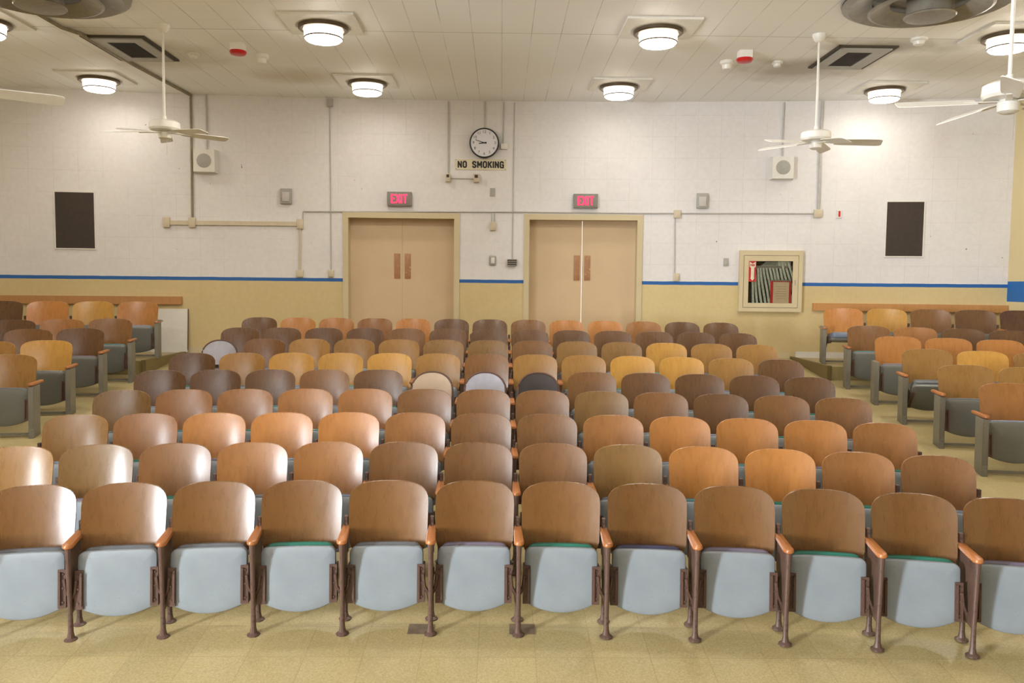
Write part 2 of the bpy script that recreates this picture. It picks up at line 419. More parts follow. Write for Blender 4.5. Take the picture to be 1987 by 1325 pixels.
# ------------------------------------------------------------------ seats
def superback(W, zt, zb, zc, sag, rec, nexp=2.7, taper=0.03, thick=0.012, cols=14):
    rows = []
    for i in range(6): rows.append((zb + (zc - zb) * i / 5, 1.0 - taper * (1 - i / 5)))
    for i in range(1, 9):
        th = math.radians(84) * i / 8
        rows.append((zc + (zt - zc) * sin(th) ** (2 / nexp), cos(th) ** (2 / nexp)))
    # cut the lower corners too
    rows[0] = (rows[0][0], rows[0][1] * 0.93)
    def pt(u, z, hw):
        x = u * hw * W; t = (zt - z)
        y = -(rec + 0.06) * t + 0.19 * t * t - sag * (x / W) ** 2
        return Vector((x, y, z))
    f = [[pt(-1 + 2 * c / cols, z, hw) for c in range(cols + 1)] for z, hw in rows]
    mb = MB()
    fr = [[mb.bm.verts.new(p) for p in r] for r in f]
    bk = [[mb.bm.verts.new(p + V(0, thick, 0.002)) for p in r] for r in f]
    n, m = len(f), cols + 1
    for i in range(n - 1):
        for j in range(m - 1):
            mb.bm.faces.new((fr[i][j], fr[i][j + 1], fr[i + 1][j + 1], fr[i + 1][j]))
            mb.bm.faces.new((bk[i][j], bk[i + 1][j], bk[i + 1][j + 1], bk[i][j + 1]))
    loop = [(0, j) for j in range(m)] + [(i, m - 1) for i in range(1, n)] + [(n - 1, j) for j in range(m - 2, -1, -1)] + [(i, 0) for i in range(n - 2, 0, -1)]
    for a, b in zip(loop, loop[1:] + loop[:1]):
        mb.bm.faces.new((fr[a[0]][a[1]], bk[a[0]][a[1]], bk[b[0]][b[1]], fr[b[0]][b[1]]))
    return mb

def seat_outline(hw, L, rtop, sagb, inset=0.0):
    """closed outline in (x, s): s = 0 lowest point (rear of the seat), s = L front edge"""
    pts = []; hw -= inset; n = 10
    for i in range(n + 1):                       # curved rear edge
        x = -hw + 2 * hw * i / n; pts.append((x, inset + sagb * (x / hw) ** 2))
    r = max(0.006, rtop - inset); top = L - inset
    for i in range(6):
        a = pi / 2 * i / 5; pts.append((hw - r + r * cos(a), top - r + r * sin(a)))
    m = 6
    for i in range(1, m): x = (hw - r) * (1 - 2 * i / m); pts.append((x, top + 0.004 * (1 - (x / hw) ** 2)))
    for i in range(6):
        a = pi / 2 + pi / 2 * i / 5; pts.append((-hw + r + r * cos(a), top - r + r * sin(a)))
    return pts
def seat_frame(B, T):
    B = V(0, *B); T = V(0, *T); s = (T - B); L = s.length; s.normalize(); n = V(0, -s.z, s.y)
    return B, s, n, L                            # n points out of the pan (towards the front when folded)
def pan_mb(hw, B, T, dep=0.045):
    B, s, n, L = seat_frame(B, T); mb = MB(); rings = []
    for inset, off in ((0.004, -dep), (0.0, -dep + 0.006), (0.0, -0.008), (0.003, -0.002), (0.012, 0.0025), (0.04, 0.006), (0.09, 0.010)):
        rings.append([B + V(x, 0, 0) + s * t + n * off for x, t in seat_outline(hw, L, 0.035, 0.06, inset)])
    return mb.loft(rings)
def cush_mb(hw, B, T, d0=0.040, d1=0.122):
    B, s, n, L = seat_frame(B, T); mb = MB(); rings = []
    for inset, off in ((0.012, -d0), (0.002, -d0 - 0.010), (0.002, -d0 - 0.022), (0.004, -d1 + 0.03), (0.012, -d1 + 0.010), (0.035, -d1)):
        rings.append([B + V(x, 0, 0) + s * (t + 0.017 * t / L) + n * off for x, t in seat_outline(hw - 0.010, L, 0.05, 0.06, inset)])
    return mb.loft(rings)
def hinge_mb(sx, hw, B, T, P2):
    B, s, n, L = seat_frame(B, T); mb = MB()
    def q(x, t, o): return B + V(x, 0, 0) + s * t + n * o
    def slab(x0, x1, t0, t1, o0, o1, tap=0.0):
        x0 *= sx; x1 *= sx
        mb.loft([[q(x0, t0 + tap, o0), q(x1, t0, o0), q(x1, t1, o0), q(x0, t1, o0)], [q(x0, t0 + tap, o1), q(x1, t0, o1), q(x1, t1, o1), q(x0, t1, o1)]])
    slab(hw - 0.034, hw + 0.010, 0.055, 0.275, 0.0005, 0.014)
    slab(hw + 0.001, hw + 0.010, 0.055, 0.275, -0.07, 0.0005)
    slab(hw - 0.030, hw - 0.018, 0.075, 0.262, 0.014, 0.026)
    for t in (0.09, 0.17, 0.25):
        c = q(sx * (hw - 0.008), t, 0.014); mb.loft([[c + V(0.006 * cos(2 * pi * k / 8), 0, 0) + s * (0.006 * sin(2 * pi * k / 8)) + n * o for k in range(8)] for o in (0, 0.006)])
    a = q(sx * (hw + 0.000), 0.22, 0.016); b = q(sx * (hw + 0.008), 0.15, 0.014); c = V(sx * (P2 - 0.014), -0.255, 0.175); d = V(sx * (P2 - 0.008), -0.235, 0.12)
    mb.tube([a, b, c, d], 0.011, 6)
    return mb
def panel_mb():                                   # side sheet under an armrest
    return MB().prism([(-0.335, 0.495), (-0.050, 0.505), (-0.070, 0.42), (-0.135, 0.13), (-0.318, 0.115)], 'x', -0.009, 0.009)
def leg_mb(front):
    mb = MB()
    y = -0.330 if front else -0.160; zf = SL * y
    top = 0.498 if front else 0.30
    prof = [(0.038, zf), (0.038, zf + 0.008), (0.022, zf + 0.018), (0.0155, zf + 0.05), (0.0135, zf + 0.16), (0.0135, top - 0.06), (0.017, top)]
    mb.lathe([(r, z) for r, z in prof], 10, 0, y)
    if front:
        for v in mb.bm.verts:
            if v.co.z > 0.2: v.co.y += -0.018 * sin((v.co.z - 0.2) / 0.3 * pi / 2)
    return mb
def arm_mb(w=0.029):
    out = []; ya, yb = -0.372, -0.040
    for i in range(9): a = pi + pi * i / 8; out.append((w * cos(a), ya + 0.032 + 0.032 * sin(a)))
    for i in range(5): a = pi * i / 4; out.append((w * 0.80 * cos(a), yb - 0.022 + 0.022 * sin(a)))
    cy = (ya + yb) / 2
    def ins(k, z): return [(x * (1 - k / w), cy + (y - cy) * (1 - k / 0.16), z + 0.05 * (y - ya) * 0.3) for x, y in out]
    return MB().loft([ins(0.006, 0.497), ins(0.0, 0.503), ins(0.0, 0.515), ins(0.004, 0.522), ins(0.014, 0.525)])
def ear_mb(sx, P2):                                # bracket that ties backrest to standard
    mb = MB(); a, b = sorted((sx * (P2 - 0.055), sx * (P2 - 0.004)))
    return mb.box(a, b, -0.085, -0.052, 0.40, 0.56, 0.004, 1)
def rear_post_mb():
    return MB().box(-0.012, 0.012, -0.085, -0.050, 0.36, 0.585, 0.004, 1)
def end_mb():                                      # broad end standard of the side blocks
    mb = MB(); zf = SL * -0.33
    poly = [(-0.355, 0.490), (-0.165, 0.498), (-0.200, 0.10), (-0.185, SL * -0.185), (-0.375, SL * -0.375), (-0.350, 0.06)]
    mb.prism(poly, 'x', -0.026, 0.026)
    bmesh.ops.bevel(mb.bm, geom=list(mb.bm.edges), offset=0.008, segments=2, affect='EDGES', profile=0.5)
    return mb
def brace_mb(P):                                   # low tie bar between standards of the side blocks
    return MB().box(-P / 2 + 0.02, P / 2 - 0.02, -0.30, -0.285, SL * -0.29 + 0.018, SL * -0.29 + 0.045)

MC = {}
def me(key, fn, mat, angle=35):
    k = (key, mat.name)
    if k not in MC:
        base = next((m for (kk, _), m in MC.items() if kk == key), None)
        if base is None: MC[k] = fn().mesh(key, mat, angle)
        else:
            m = base.copy(); m.materials.clear(); m.materials.append(mat); MC[k] = m
    return MC[k]
FOLD = ((-0.268, 0.075), (-0.232, 0.447)); HALF = ((-0.200, 0.10), (-0.400, 0.400)); DOWN = ((-0.095, 0.300), (-0.475, 0.345))
BACKS = {'c': dict(W=0.2365, zt=0.785, zb=0.40, zc=0.668, sag=0.046, rec=0.24, nexp=3.0),
         's': dict(W=0.2725, zt=0.785, zb=0.40, zc=0.675, sag=0.036, rec=0.24, nexp=3.2),
         'm': dict(W=0.200, zt=0.780, zb=0.50, zc=0.60, sag=0.020, rec=0.20, nexp=2.2)}
def standard(parent, x, kind, arm=True):
    if kind == 'end':
        o = link('end_panel', me('end_panel', end_mb, END), parent); x += 0.015 * (1 if x > 0 else -1); o.location.x = x
    else:
        for nm, fn, k in (('leg', lambda: leg_mb(True), 'front_leg'), ('leg', lambda: leg_mb(False), 'rear_leg'), ('side_panel', panel_mb, 'side_panel'), ('back_post', rear_post_mb, 'back_post')):
            o = link(nm, me(k, fn, IRON), parent); o.location.x = x
    if arm:
        o = link('armrest', me('armrest', arm_mb, W_ARM), parent); o.location.x = x
def seat(label, group, loc, rz, P, kind, wmat, cush, pan, st, pose='fold', left=None, right='iron', arm_l=True, back=None):
    t = thing('auditorium_seat', label, 'seat', loc, rz, group)
    hw = 0.213 if kind == 'c' else 0.248
    B, T = {'fold': FOLD, 'half': HALF, 'down': DOWN}[pose]
    if back is None:
        link('backrest', me('back_' + kind, lambda: superback(**BACKS[kind]), wmat, 50), t)
    else:
        b = link('backrest', me('back_m', lambda: superback(**BACKS['m']), back, 50), t)
        b.location.z = -0.012; b['label'] = 'painted metal back shell'
        def rim():
            q = BACKS['m']; W, zt, zc, nx = q['W'], q['zt'], q['zc'], q['nexp']; pts = []
            hz = [(q['zb'] - 0.05, 1.0), (zc - 0.04, 1.0)] + [(zc + (zt - zc) * sin(pi / 2 * i / 12) ** (2 / nx), cos(pi / 2 * i / 12) ** (2 / nx)) for i in range(0, 13)]
            def P3(x, z): tt = zt - z; return (x, -(q['rec'] + 0.06) * tt + 0.19 * tt * tt - q['sag'] * (x / W) ** 2 + 0.004, z)
            for z, h in hz: pts.append(P3(h * W, z))
            for z, h in hz[-2::-1]: pts.append(P3(-h * W, z))
            return MB().tube(pts, 0.010, 6)
        rm = link('back_rim', me('back_rim', rim, RIM_M), b)
    link('seat_pan', me('pan_%s_%s' % (kind, pose), lambda: pan_mb(hw, B, T), pan), t)
    c = link('seat_cushion', me('cush_%s_%s' % (kind, pose), lambda: cush_mb(hw, B, T), CUSH[cush]), t)
    c['label'] = cush + ' vinyl cushion'
    for s_ in (-1, 1):
        link('hinge_bracket', me('hinge_%s_%s_%d' % (kind, pose, s_), lambda: hinge_mb(s_, hw, B, T, P / 2), IRON), t)
    if right: standard(t, P / 2, right)
    if left: standard(t, -P / 2, left, arm_l)
    if kind == 's': link('tie_bar', me('tie_bar', lambda: brace_mb(P), END), t)
    return t

ORD = ['front', 'second', 'third', 'fourth', 'fifth', 'sixth', 'seventh', 'eighth', 'ninth']
NUM = ['first', 'second', 'third', 'fourth', 'fifth', 'sixth', 'seventh', 'eighth', 'ninth', 'tenth', 'eleventh', 'twelfth', 'thirteenth']
PC = 0.52; X0 = 0.1114; RB = -0.0194
ROWY = [4.9606, 5.7294, 6.4912, 7.2697, 8.0455, 8.8557, 9.6712, 10.4455, 11.2348]
ROWK = [0.0423, 0.0398, 0.0329, 0.033, 0.0282, 0.024, 0.0185, 0.0172, 0.009]
LAMP_TONES = ['front ' * 12,  # lighter and darker seats paint in the lamps' gleam across each row
 'tan olive brown rust rust brown brown brown olive orange orange rust brown',
 'tan rust orange orange orange rust brown brown rust orange orange orange rust',
 'olive rust rust rust rust brown brown brown olive brown dark brown brown',
 'dark dark dark brown dark dark dark dark brown dark dark dark dark',
 'dark tan yellow yellow yellow tan brown tan tan yellow yellow tan dark',
 'brown brown tan tan tan olive olive brown olive olive yellow tan tan',
 'dark dark dark dark brown dark dark dark dark dark dark dark dark',
 'dark orange orange rust orange dark dark brown orange orange rust dark dark']
LAMP_TONES = [t.split() for t in LAMP_TONES]
TWORD = {'front': 'brown', 'brown': 'brown', 'orange': 'orange-brown', 'dark': 'dark brown', 'yellow': 'honey-coloured', 'olive': 'olive-brown', 'tan': 'tan', 'rust': 'reddish brown'}
CROW1 = ['grey', 'grey', 'grey', 'green', 'grey', 'purple', 'green', 'navy', 'purple', 'green', 'green', 'purple']
for i in range(9):
    n = 12 if i == 0 else 13
    mid = 5.5 if i == 0 else 6.5
    for j in range(n):
        a = (j - mid) * PC; th = a * ROWK[i]
        X = X0 + sin(th) / ROWK[i]; Y = ROWY[i] - (1 - cos(th)) / ROWK[i] + RB * (X - X0)
        yaw = math.atan(RB) * 0.5 - th * (1.8 if i == 0 else 1.35)
        rowname = 'front row' if i == 0 else ('back row' if i == 8 else ORD[i] + ' row')
        where = '%s from left in the %s, center block' % (NUM[j], rowname)
        cu = CROW1[j] if i == 0 else ('green', 'grey', 'purple', 'blue', 'green', 'teal', 'blue')[(i * 5 + j * 3 + (j * j) % 4) % 7]
        back = None; tn = LAMP_TONES[i][j]; tone = W_ROW[tn]
        if i == 4 and j in (5, 6, 7):
            back = (CREAM_M, LILAC_M, BLACK_M)[j - 5]
            lb = ('worn cream', 'plain grey', 'black')[j - 5] + ' metal-backed seat, %s' % where
        elif i == 6 and j == 0:
            back = LILAC_M; lb = 'lilac-grey metal-backed seat with dark rim, aisle end of the seventh row of the center block'
        elif i == 0:
            lb = 'folded %s-cushioned seat, %s' % (cu, where)
        else:
            lb = '%s wooden seat, %s' % (TWORD[tn], where)
        seat(lb, 'seats in the %s of the center block' % rowname, (X, Y, fz(Y)), yaw, PC, 'c', tone, cu, PAN, 'iron',
             left='iron' if j == 0 else None, back=back)

PS = 0.592; PSI = math.radians(9)
SIDE = {  # row from the back: (x, y) of the aisle seat's backrest, lamplight tones painted on the veneer, aisle outwards
 'left': [(-5.17, 11.85, 'orange yellow orange dark'), (-5.18, 11.03, 'brown rust dark dark'), (-5.18, 10.25, 'dark brown dark brown'), (-5.15, 9.43, 'yellow tan tan'), (-5.10, 8.62, 'tan tan rust')],
 'right': [(4.93, 11.85, 'orange yellow brown dark dark'), (4.92, 10.99, 'brown rust dark dark'), (4.93, 10.19, 'orange orange orange rust'), (4.87, 9.36, 'tan yellow tan tan'), (4.83, 8.50, 'tan tan tan tan'), (4.79, 7.68, 'rust rust brown')]}
BK = ['last row, against the back wall', 'second row from the back', 'third row from the back', 'fourth row from the back', 'fifth row from the back', 'sixth row from the back']
for side, rows in SIDE.items():
    sg = -1 if side == 'left' else 1
    for i, (x, y, tones) in enumerate(rows):
        tones = tones.split(); n = len(tones)
        for j in range(n):
            tone = tones[j]
            X = x + sg * PS * j * cos(PSI); Y = y - PS * j * sin(PSI)
            z = PZ if i == 0 else fz(Y)
            yaw = -sg * PSI
            pose = 'fold'; arm = True
            extra = ''
            if side == 'right' and j == 0:
                if i == 0: pose = 'down'; extra = ' with its cushion lowered'
                if i == 3: pose = 'half'; extra = ' with its seat half lowered'
                if i == 2: arm = False; extra = ' missing its armrest'
            pos = 'aisle seat' if j == 0 else '%s seat from the aisle' % NUM[j]
            lb = 'wide %s %s%s, %s, %s block' % (TWORD[tone], pos, extra, BK[i], side)
            cu = ('blue', 'grey', 'teal', 'grey', 'purple')[(i * 2 + j * 3) % 5]
            kw = dict(left='end' if j == 0 else 'iron', right=None) if sg > 0 else dict(left=None if True else 0, right='end' if j == 0 else 'iron')
            s = seat(lb, 'seats in the %s block, %s' % (side, BK[i]), (X, Y, z), yaw, PS, 's', W_ROW[tone], cu, PAN_D, 'end', pose=pose, arm_l=arm, **kw)
            if i == 0:            # level platform: the feet all stand on it
                for c in s.children:
                    if c.name.startswith(('leg', 'end_panel', 'tie_bar')): c.location.z = 0.041

# ------------------------------------------------------------------ ceiling fixtures
LAMPS = [(-5.63, 11.79), (-1.90, 11.79), (1.63, 11.81), (5.39, 11.80), (-5.65, 9.26), (-1.97, 9.26), (1.70, 9.25), (5.59, 9.27)]
LN = ['leftmost of the four lit ceiling lamps along the back wall', 'second from left of the ceiling lamps along the back wall', 'third from left of the ceiling lamps along the back wall', 'rightmost lit ceiling lamp along the back wall',
      'ceiling lamp cut off by the left picture edge, above the left air grille', 'bright ceiling lamp of the nearer row, left of center', 'bright ceiling lamp of the nearer row, right of center', 'bright ceiling lamp behind the rod of the right foreground fan']
for yr in (6.75,):
    for x in (-5.65, -1.97, 1.70, 5.59): LAMPS.append((x, yr)); LN.append('round ceiling lamp overhead, out of view above the front seats')
for (x, y), lb in zip(LAMPS, LN):
    t = thing('ceiling_lamp', lb, 'lamp', (x, y, CEIL), 0, 'round ceiling lamps')
    mb = MB(); mb.box(-0.40, 0.40, -0.42, 0.30, -0.022, 0.0); mb.obj('mounting_plate', WHITE_W, t)
    MB().lathe([(0.270, -0.022), (0.272, -0.050), (0.255, -0.062), (0.225, -0.062), (0.215, -0.030)], 36).obj('bezel', BRONZE, t)
    g = MB().lathe([(0.212, -0.045), (0.205, -0.150), (0.198, -0.158)], 32).obj('glass_shade', LAMP, t)
    MB().lathe([(0.203, -0.140), (0.209, -0.143), (0.209, -0.153), (0.203, -0.156)], 32, cap0=False, cap1=False).obj('shade_band', BRONZE, g)
    MB().lathe([(0.198, -0.1585), (0.180, -0.174), (0.10, -0.183), (0.03, -0.186)], 32).obj('lens', LENS_R if y > 11 else LENS, t)

def blade_mb(deg):
    mb = MB(); tl = math.radians(-deg); rings = []
    prof = [(0.20, 0.052), (0.26, 0.060), (0.48, 0.066), (0.64, 0.069), (0.685, 0.062), (0.70, 0.044)]
    for x, w in prof:
        rings.append([(x, -w * cos(tl), -w * sin(tl) - 0.003), (x, w * cos(tl), w * sin(tl) - 0.003), (x, w * cos(tl), w * sin(tl) + 0.003), (x, -w * cos(tl), -w * sin(tl) + 0.003)])
    return mb.loft(rings)
def fan(lb, x, y, drop, ang, tilt, chain=0.18):
    t = thing('ceiling_fan', lb, 'fan', (x, y, CEIL), 0, 'white ceiling fans')
    MB().lathe([(0.075, 0.0), (0.075, -0.02), (0.055, -0.065), (0.030, -0.085)], 20).obj('canopy', WHITE, t)
    MB().lathe([(0.0135, -0.08), (0.0135, -drop + 0.06)], 10).obj('downrod', WHITE, t)
    m = MB().lathe([(0.022, -drop + 0.10), (0.024, -drop + 0.055), (0.13, -drop + 0.048), (0.160, -drop + 0.030), (0.165, -drop - 0.035), (0.150, -drop - 0.055), (0.08, -drop - 0.065)], 32).obj('motor_housing', WHITE, t)
    MB().lathe([(0.055, -drop - 0.063), (0.070, -drop - 0.085), (0.066, -drop - 0.14), (0.04, -drop - 0.155)], 24).obj('switch_housing', WHITE, t)
    MB().tube([(0.03, -0.02, -drop - 0.15), (0.03, -0.02, -drop - 0.15 - chain)], 0.002, 5).obj('pull_chain', CHAIN, t)
    for k in range(5):
        b = link('blade', me('blade_%d' % tilt, lambda: blade_mb(tilt), WHITE), t); b.location = (0, 0, -drop - 0.070); th = math.radians(ang + 72 * k); b.rotation_euler = (0, 0.01 + (0.13 * max(0.0, -sin(th)) if y > 8 else 0.0), th)   # the old blades sag
        br = link('blade_iron', me('blade_iron', lambda: MB().box(0.06, 0.28, -0.022, 0.022, -0.010, -0.003, 0.002, 1), WHITE), b)
fan('white ceiling fan hanging in front of the left wall speaker', -3.75, 9.34, 1.09, 110, 11)
fan('white ceiling fan hanging in front of the right wall speaker', 3.52, 9.36, 1.11, 60, 20)
fan('white ceiling fan in the right foreground near the picture edge', 3.37, 5.55, 1.49, 168, 24)
fan('white ceiling fan at the left picture edge, one pale blade showing', -3.64, 5.50, 1.50, 30, 17)

def vent(lb, cx, cy, w, d, gx, gy, gw, gd):
    t = thing('air_grille', lb, 'vent', (cx, cy, CEIL), 0, 'ceiling air grilles')
    mb = MB()
    for s_, a in ((0.0, 0.0),):
        x0, x1, y0, y1 = -w / 2, w / 2, -d / 2, d / 2; ix0, ix1, iy0, iy1 = gx - gw / 2, gx + gw / 2, gy - gd / 2, gy + gd / 2
        mb.box(x0, ix0, y0, y1, -0.035, 0); mb.box(ix1, x1, y0, y1, -0.035, 0); mb.box(ix0, ix1, y0, iy0, -0.035, 0); mb.box(ix0, ix1, iy1, y1, -0.035, 0)
    mb.obj('vent_frame', GREY_B, t)
    mb = MB(); mb.box(ix0, ix1, iy0, iy1, -0.006, 0.0)
    k = 14
    for i in range(k):
        x = ix0 + (ix1 - ix0) * (i + 0.5) / k; mb.box(x - 0.004, x + 0.004, iy0, iy1, -0.03, -0.006)
    mb.obj('grille', DARK, t)
    mb = MB()
    for a, b, c, dd in ((x0 - 0.05, x0, y0, y1), (x1, x1 + 0.05, y0, y1), (x0 - 0.05, x1 + 0.05, y0 - 0.05, y0), (x0 - 0.05, x1 + 0.05, y1, y1 + 0.03)):
        mb.box(a, b, c, dd, -0.02, 0)
    mb.obj('sooty_rim', SOOT, t)
vent('square air grille with sooty rim beside the left ceiling pipe', -4.50, 10.28, 0.64, 0.96, 0.02, -0.02, 0.33, 0.66)
vent('square air grille in stained ceiling above the right rear fan', 4.25, 10.24, 0.60, 0.90, -0.02, 0.0, 0.30, 0.62)

def diffuser(lb, x, y):
    t = thing('round_diffuser', lb, 'vent', (x, y, CEIL), 0, 'round ceiling air diffusers')
    def cone(name, prof, th, parent):
        outer = prof; inner = [(r - th * 0.4, z + th) for r, z in prof][::-1]
        pr = outer + inner; n = 48
        mb = MB(); rs = [mb.ring([(r * cos(2 * pi * k / n), r * sin(2 * pi * k / n), z) for k in range(n)]) for r, z in pr]
        for a, b in zip(rs, rs[1:] + rs[:1]): mb.bridge(a, b)
        return mb.obj(name, METAL_G, parent)
    MB().lathe([(0.79, -0.001), (0.81, -0.010), (0.80, -0.022), (0.70, -0.028), (0.50, -0.012), (0.2, -0.008)], 48).obj('outer_flange', METAL_G, t)
    cone('outer_cone', [(0.80, -0.045), (0.74, -0.075), (0.64, -0.060), (0.52, -0.035)], 0.012, t)
    cone('middle_cone', [(0.42, -0.040), (0.52, -0.100), (0.56, -0.122), (0.53, -0.132), (0.44, -0.105), (0.36, -0.060)], 0.008, t)
    MB().lathe([(0.21, -0.01), (0.21, -0.15), (0.215, -0.175), (0.235, -0.188), (0.225, -0.200), (0.10, -0.212)], 40).obj('center_disc', METAL_G, t)
diffuser('round nested metal air diffuser at the top left of the ceiling', -4.46, 8.20)
diffuser('round nested metal air diffuser at the top right of the ceiling', 4.12, 8.12)

def strobe(lb, x, y):
    t = thing('fire_alarm_strobe', lb, 'alarm', (x, y, CEIL), 0, 'ceiling fire alarms')
    MB().box(-0.075, 0.075, -0.07, 0.07, -0.085, 0.004).obj('housing', WHITE, t)
    MB().lathe([(0.095, -0.085), (0.10, -0.10), (0.085, -0.125), (0.05, -0.135)], 24).obj('lens', RED, t)
strobe('red and white fire alarm on the ceiling left of center', -3.145, 10.03)
strobe('red and white fire alarm on the ceiling right of center', 2.894, 10.06)
def detector(lb, x, y, r=0.07, h=0.06):
    o = MB().lathe([(r, 0), (r, -h * 0.35), (r * 0.72, -h * 0.5), (r * 0.62, -h), (r * 0.3, -h * 1.1)], 24).obj('smoke_detector', WHITE)
    o.location = (x, y, CEIL); tag(o, lb, 'detector', 'ceiling smoke detectors')
detector('white smoke detector beside the left red alarm', -3.0, 10.50, 0.085, 0.10)
detector('white smoke detector beside the right red alarm', 2.80, 10.50, 0.085, 0.10)
detector('flat white detector between left air grille and red alarm', -3.83, 10.47)
detector('flat white detector left of the right air grille', 3.43, 10.50)
detector('white detector on the ceiling right of the right air grille', 4.69, 9.46, 0.09, 0.07)

# pipe along the ceiling on the left and down the wall
def pipe(lb, pts, r=0.013, mat=CONDUIT, name='conduit'):
    o = MB().tube(pts, r, 8).obj(name, mat); return tag(o, lb, 'pipe', 'wall and ceiling conduits')
pe = on_wall(371, 182)
pipe('dirty ceiling pipe running from left air grille to the back wall', [(-4.90, 7.6, CEIL - 0.025), (-4.89, 9.4, CEIL - 0.025), (-4.80, 9.62, CEIL - 0.025), (-4.78, 11, CEIL - 0.025), (pe.x, wy(pe.x) - 0.022, CEIL - 0.025)], 0.022, CONDUIT_D)

# ------------------------------------------------------------------ things on the back wall
def wl(px, py, out=0.0):
    v = on_wall(px, py); a = wrot(v.x); return Vector((v.x + sin(a) * out, v.y - cos(a) * out, v.z))
def wthing(name, lb, cat, px, py, group=None):
    v = on_wall(px, py); return thing(name, lb, cat, v, wrot(v.x), group)
K = 1 / 124.3                                       # metres per photograph pixel at the back wall
def wbox(name, lb, cat, x0, y0, x1, y1, dep, mat, group=None, bev=0.004):
    v = on_wall((x0 + x1) / 2, (y0 + y1) / 2); w, h = (x1 - x0) * K / 2, (y1 - y0) * K / 2
    o = MB().box(-w, w, -dep, 0.001, -h, h, bev, 2).obj(name, mat); o.location = v; o.rotation_euler = (0, 0, wrot(v.x))
    return tag(o, lb, cat, group)

def grille_panel(lb, x0, y0, x1, y1):
    t = wthing('wall_grille', lb, 'grille', (x0 + x1) / 2, (y0 + y1) / 2, 'dark wall grilles')
    w, h = (x1 - x0) * K / 2, (y1 - y0) * K / 2
    MB().box(-w, w, -0.012, 0, -h, h).obj('mesh_panel', DARK, t)
    mb = MB(); f = 0.018
    mb.box(-w - f, -w, -0.016, 0, -h - f, h + f).box(w, w + f, -0.016, 0, -h - f, h + f).box(-w, w, -0.016, 0, -h - f, -h).box(-w, w, -0.016, 0, h, h + f)
    mb.obj('frame', WHITE_W, t)
grille_panel('dark rectangular wall grille at far left above the blue stripe', 112, 376, 180, 479)
grille_panel('dark rectangular wall grille at far right near the corner', 1722, 394, 1788, 495)

def speaker(lb, cx, cy):
    t = wthing('wall_speaker', lb, 'speaker', cx, cy, 'white wall speakers')
    mb = MB(); mb.loft([[(-0.175, 0, -0.175), (0.175, 0, -0.175), (0.175, 0, 0.175), (-0.175, 0, 0.175)], [(-0.155, -0.13, -0.165), (0.155, -0.13, -0.165), (0.155, -0.13, 0.165), (-0.155, -0.13, 0.165)]])
    mb.obj('cabinet', WHITE_W, t)
    MB().lathe_y([(0.106, -0.128), (0.106, -0.134), (0.098, -0.137)], 36).obj('speaker_grille', GREY_B, t)
speaker('square white wall speaker with round grille, left of the doors', 400, 314)
speaker('square white wall speaker with round grille, right of the doors', 1516, 327)

def strobe_box(lb, cx, cy):
    t = wthing('wall_strobe', lb, 'alarm', cx, cy, 'grey wall alarm boxes')
    MB().box(-0.085, 0.085, -0.06, 0, -0.115, 0.115, 0.008, 2).obj('housing', GREY_B, t)
    MB().box(-0.055, 0.055, -0.075, -0.06, -0.085, 0.06, 0.006, 2).obj('cover', GREY_L, t)
strobe_box('small grey alarm box on the wall left of the left door', 556, 381)
strobe_box('small grey alarm box on the wall right of the right door', 1362, 390)

# letters drawn as strokes
GL = {'N': [((0, 0), (0, 1.5)), ((0, 1.5), (0.8, 0)), ((0.8, 0), (0.8, 1.5))], 'O': [((0, .25), (0, 1.25)), ((0.8, .25), (0.8, 1.25)), ((0, 1.25), (.2, 1.5)), ((.2, 1.5), (.6, 1.5)), ((.6, 1.5), (.8, 1.25)), ((0, .25), (.2, 0)), ((.2, 0), (.6, 0)), ((.6, 0), (.8, .25))],
      'S': [((.8, 1.2), (.6, 1.5)), ((.6, 1.5), (.2, 1.5)), ((.2, 1.5), (0, 1.25)), ((0, 1.25), (0, 1.0)), ((0, 1.0), (.8, .5)), ((.8, .5), (.8, .25)), ((.8, .25), (.6, 0)), ((.6, 0), (.2, 0)), ((.2, 0), (0, .3))],
      'M': [((0, 0), (0, 1.5)), ((0, 1.5), (.5, .5)), ((.5, .5), (1, 1.5)), ((1, 1.5), (1, 0))], 'K': [((0, 0), (0, 1.5)), ((0, .6), (.8, 1.5)), ((.3, .95), (.8, 0))], 'I': [((0, 0), (0, 1.5))],
      'G': [((.8, 1.2), (.6, 1.5)), ((.6, 1.5), (.2, 1.5)), ((.2, 1.5), (0, 1.25)), ((0, 1.25), (0, .25)), ((0, .25), (.2, 0)), ((.2, 0), (.8, 0)), ((.8, 0), (.8, .7)), ((.8, .7), (.45, .7))],
      'E': [((0, 0), (0, 1.5)), ((0, 1.5), (.7, 1.5)), ((0, .75), (.6, .75)), ((0, 0), (.7, 0))], 'X': [((0, 0), (.8, 1.5)), ((0, 1.5), (.8, 0))], 'T': [((.4, 0), (.4, 1.5)), ((0, 1.5), (.8, 1.5))],
      'F': [((0, 0), (0, 1.5)), ((0, 1.5), (.7, 1.5)), ((0, .75), (.6, .75))], 'R': [((0, 0), (0, 1.5)), ((0, 1.5), (.6, 1.5)), ((.6, 1.5), (.75, 1.3)), ((.75, 1.3), (.75, .95)), ((.75, .95), (.6, .75)), ((.6, .75), (0, .75)), ((.4, .75), (.75, 0))]}
GW = {'M': 1.0, 'I': 0.0, 'E': 0.7, 'F': 0.7, 'R': 0.75}
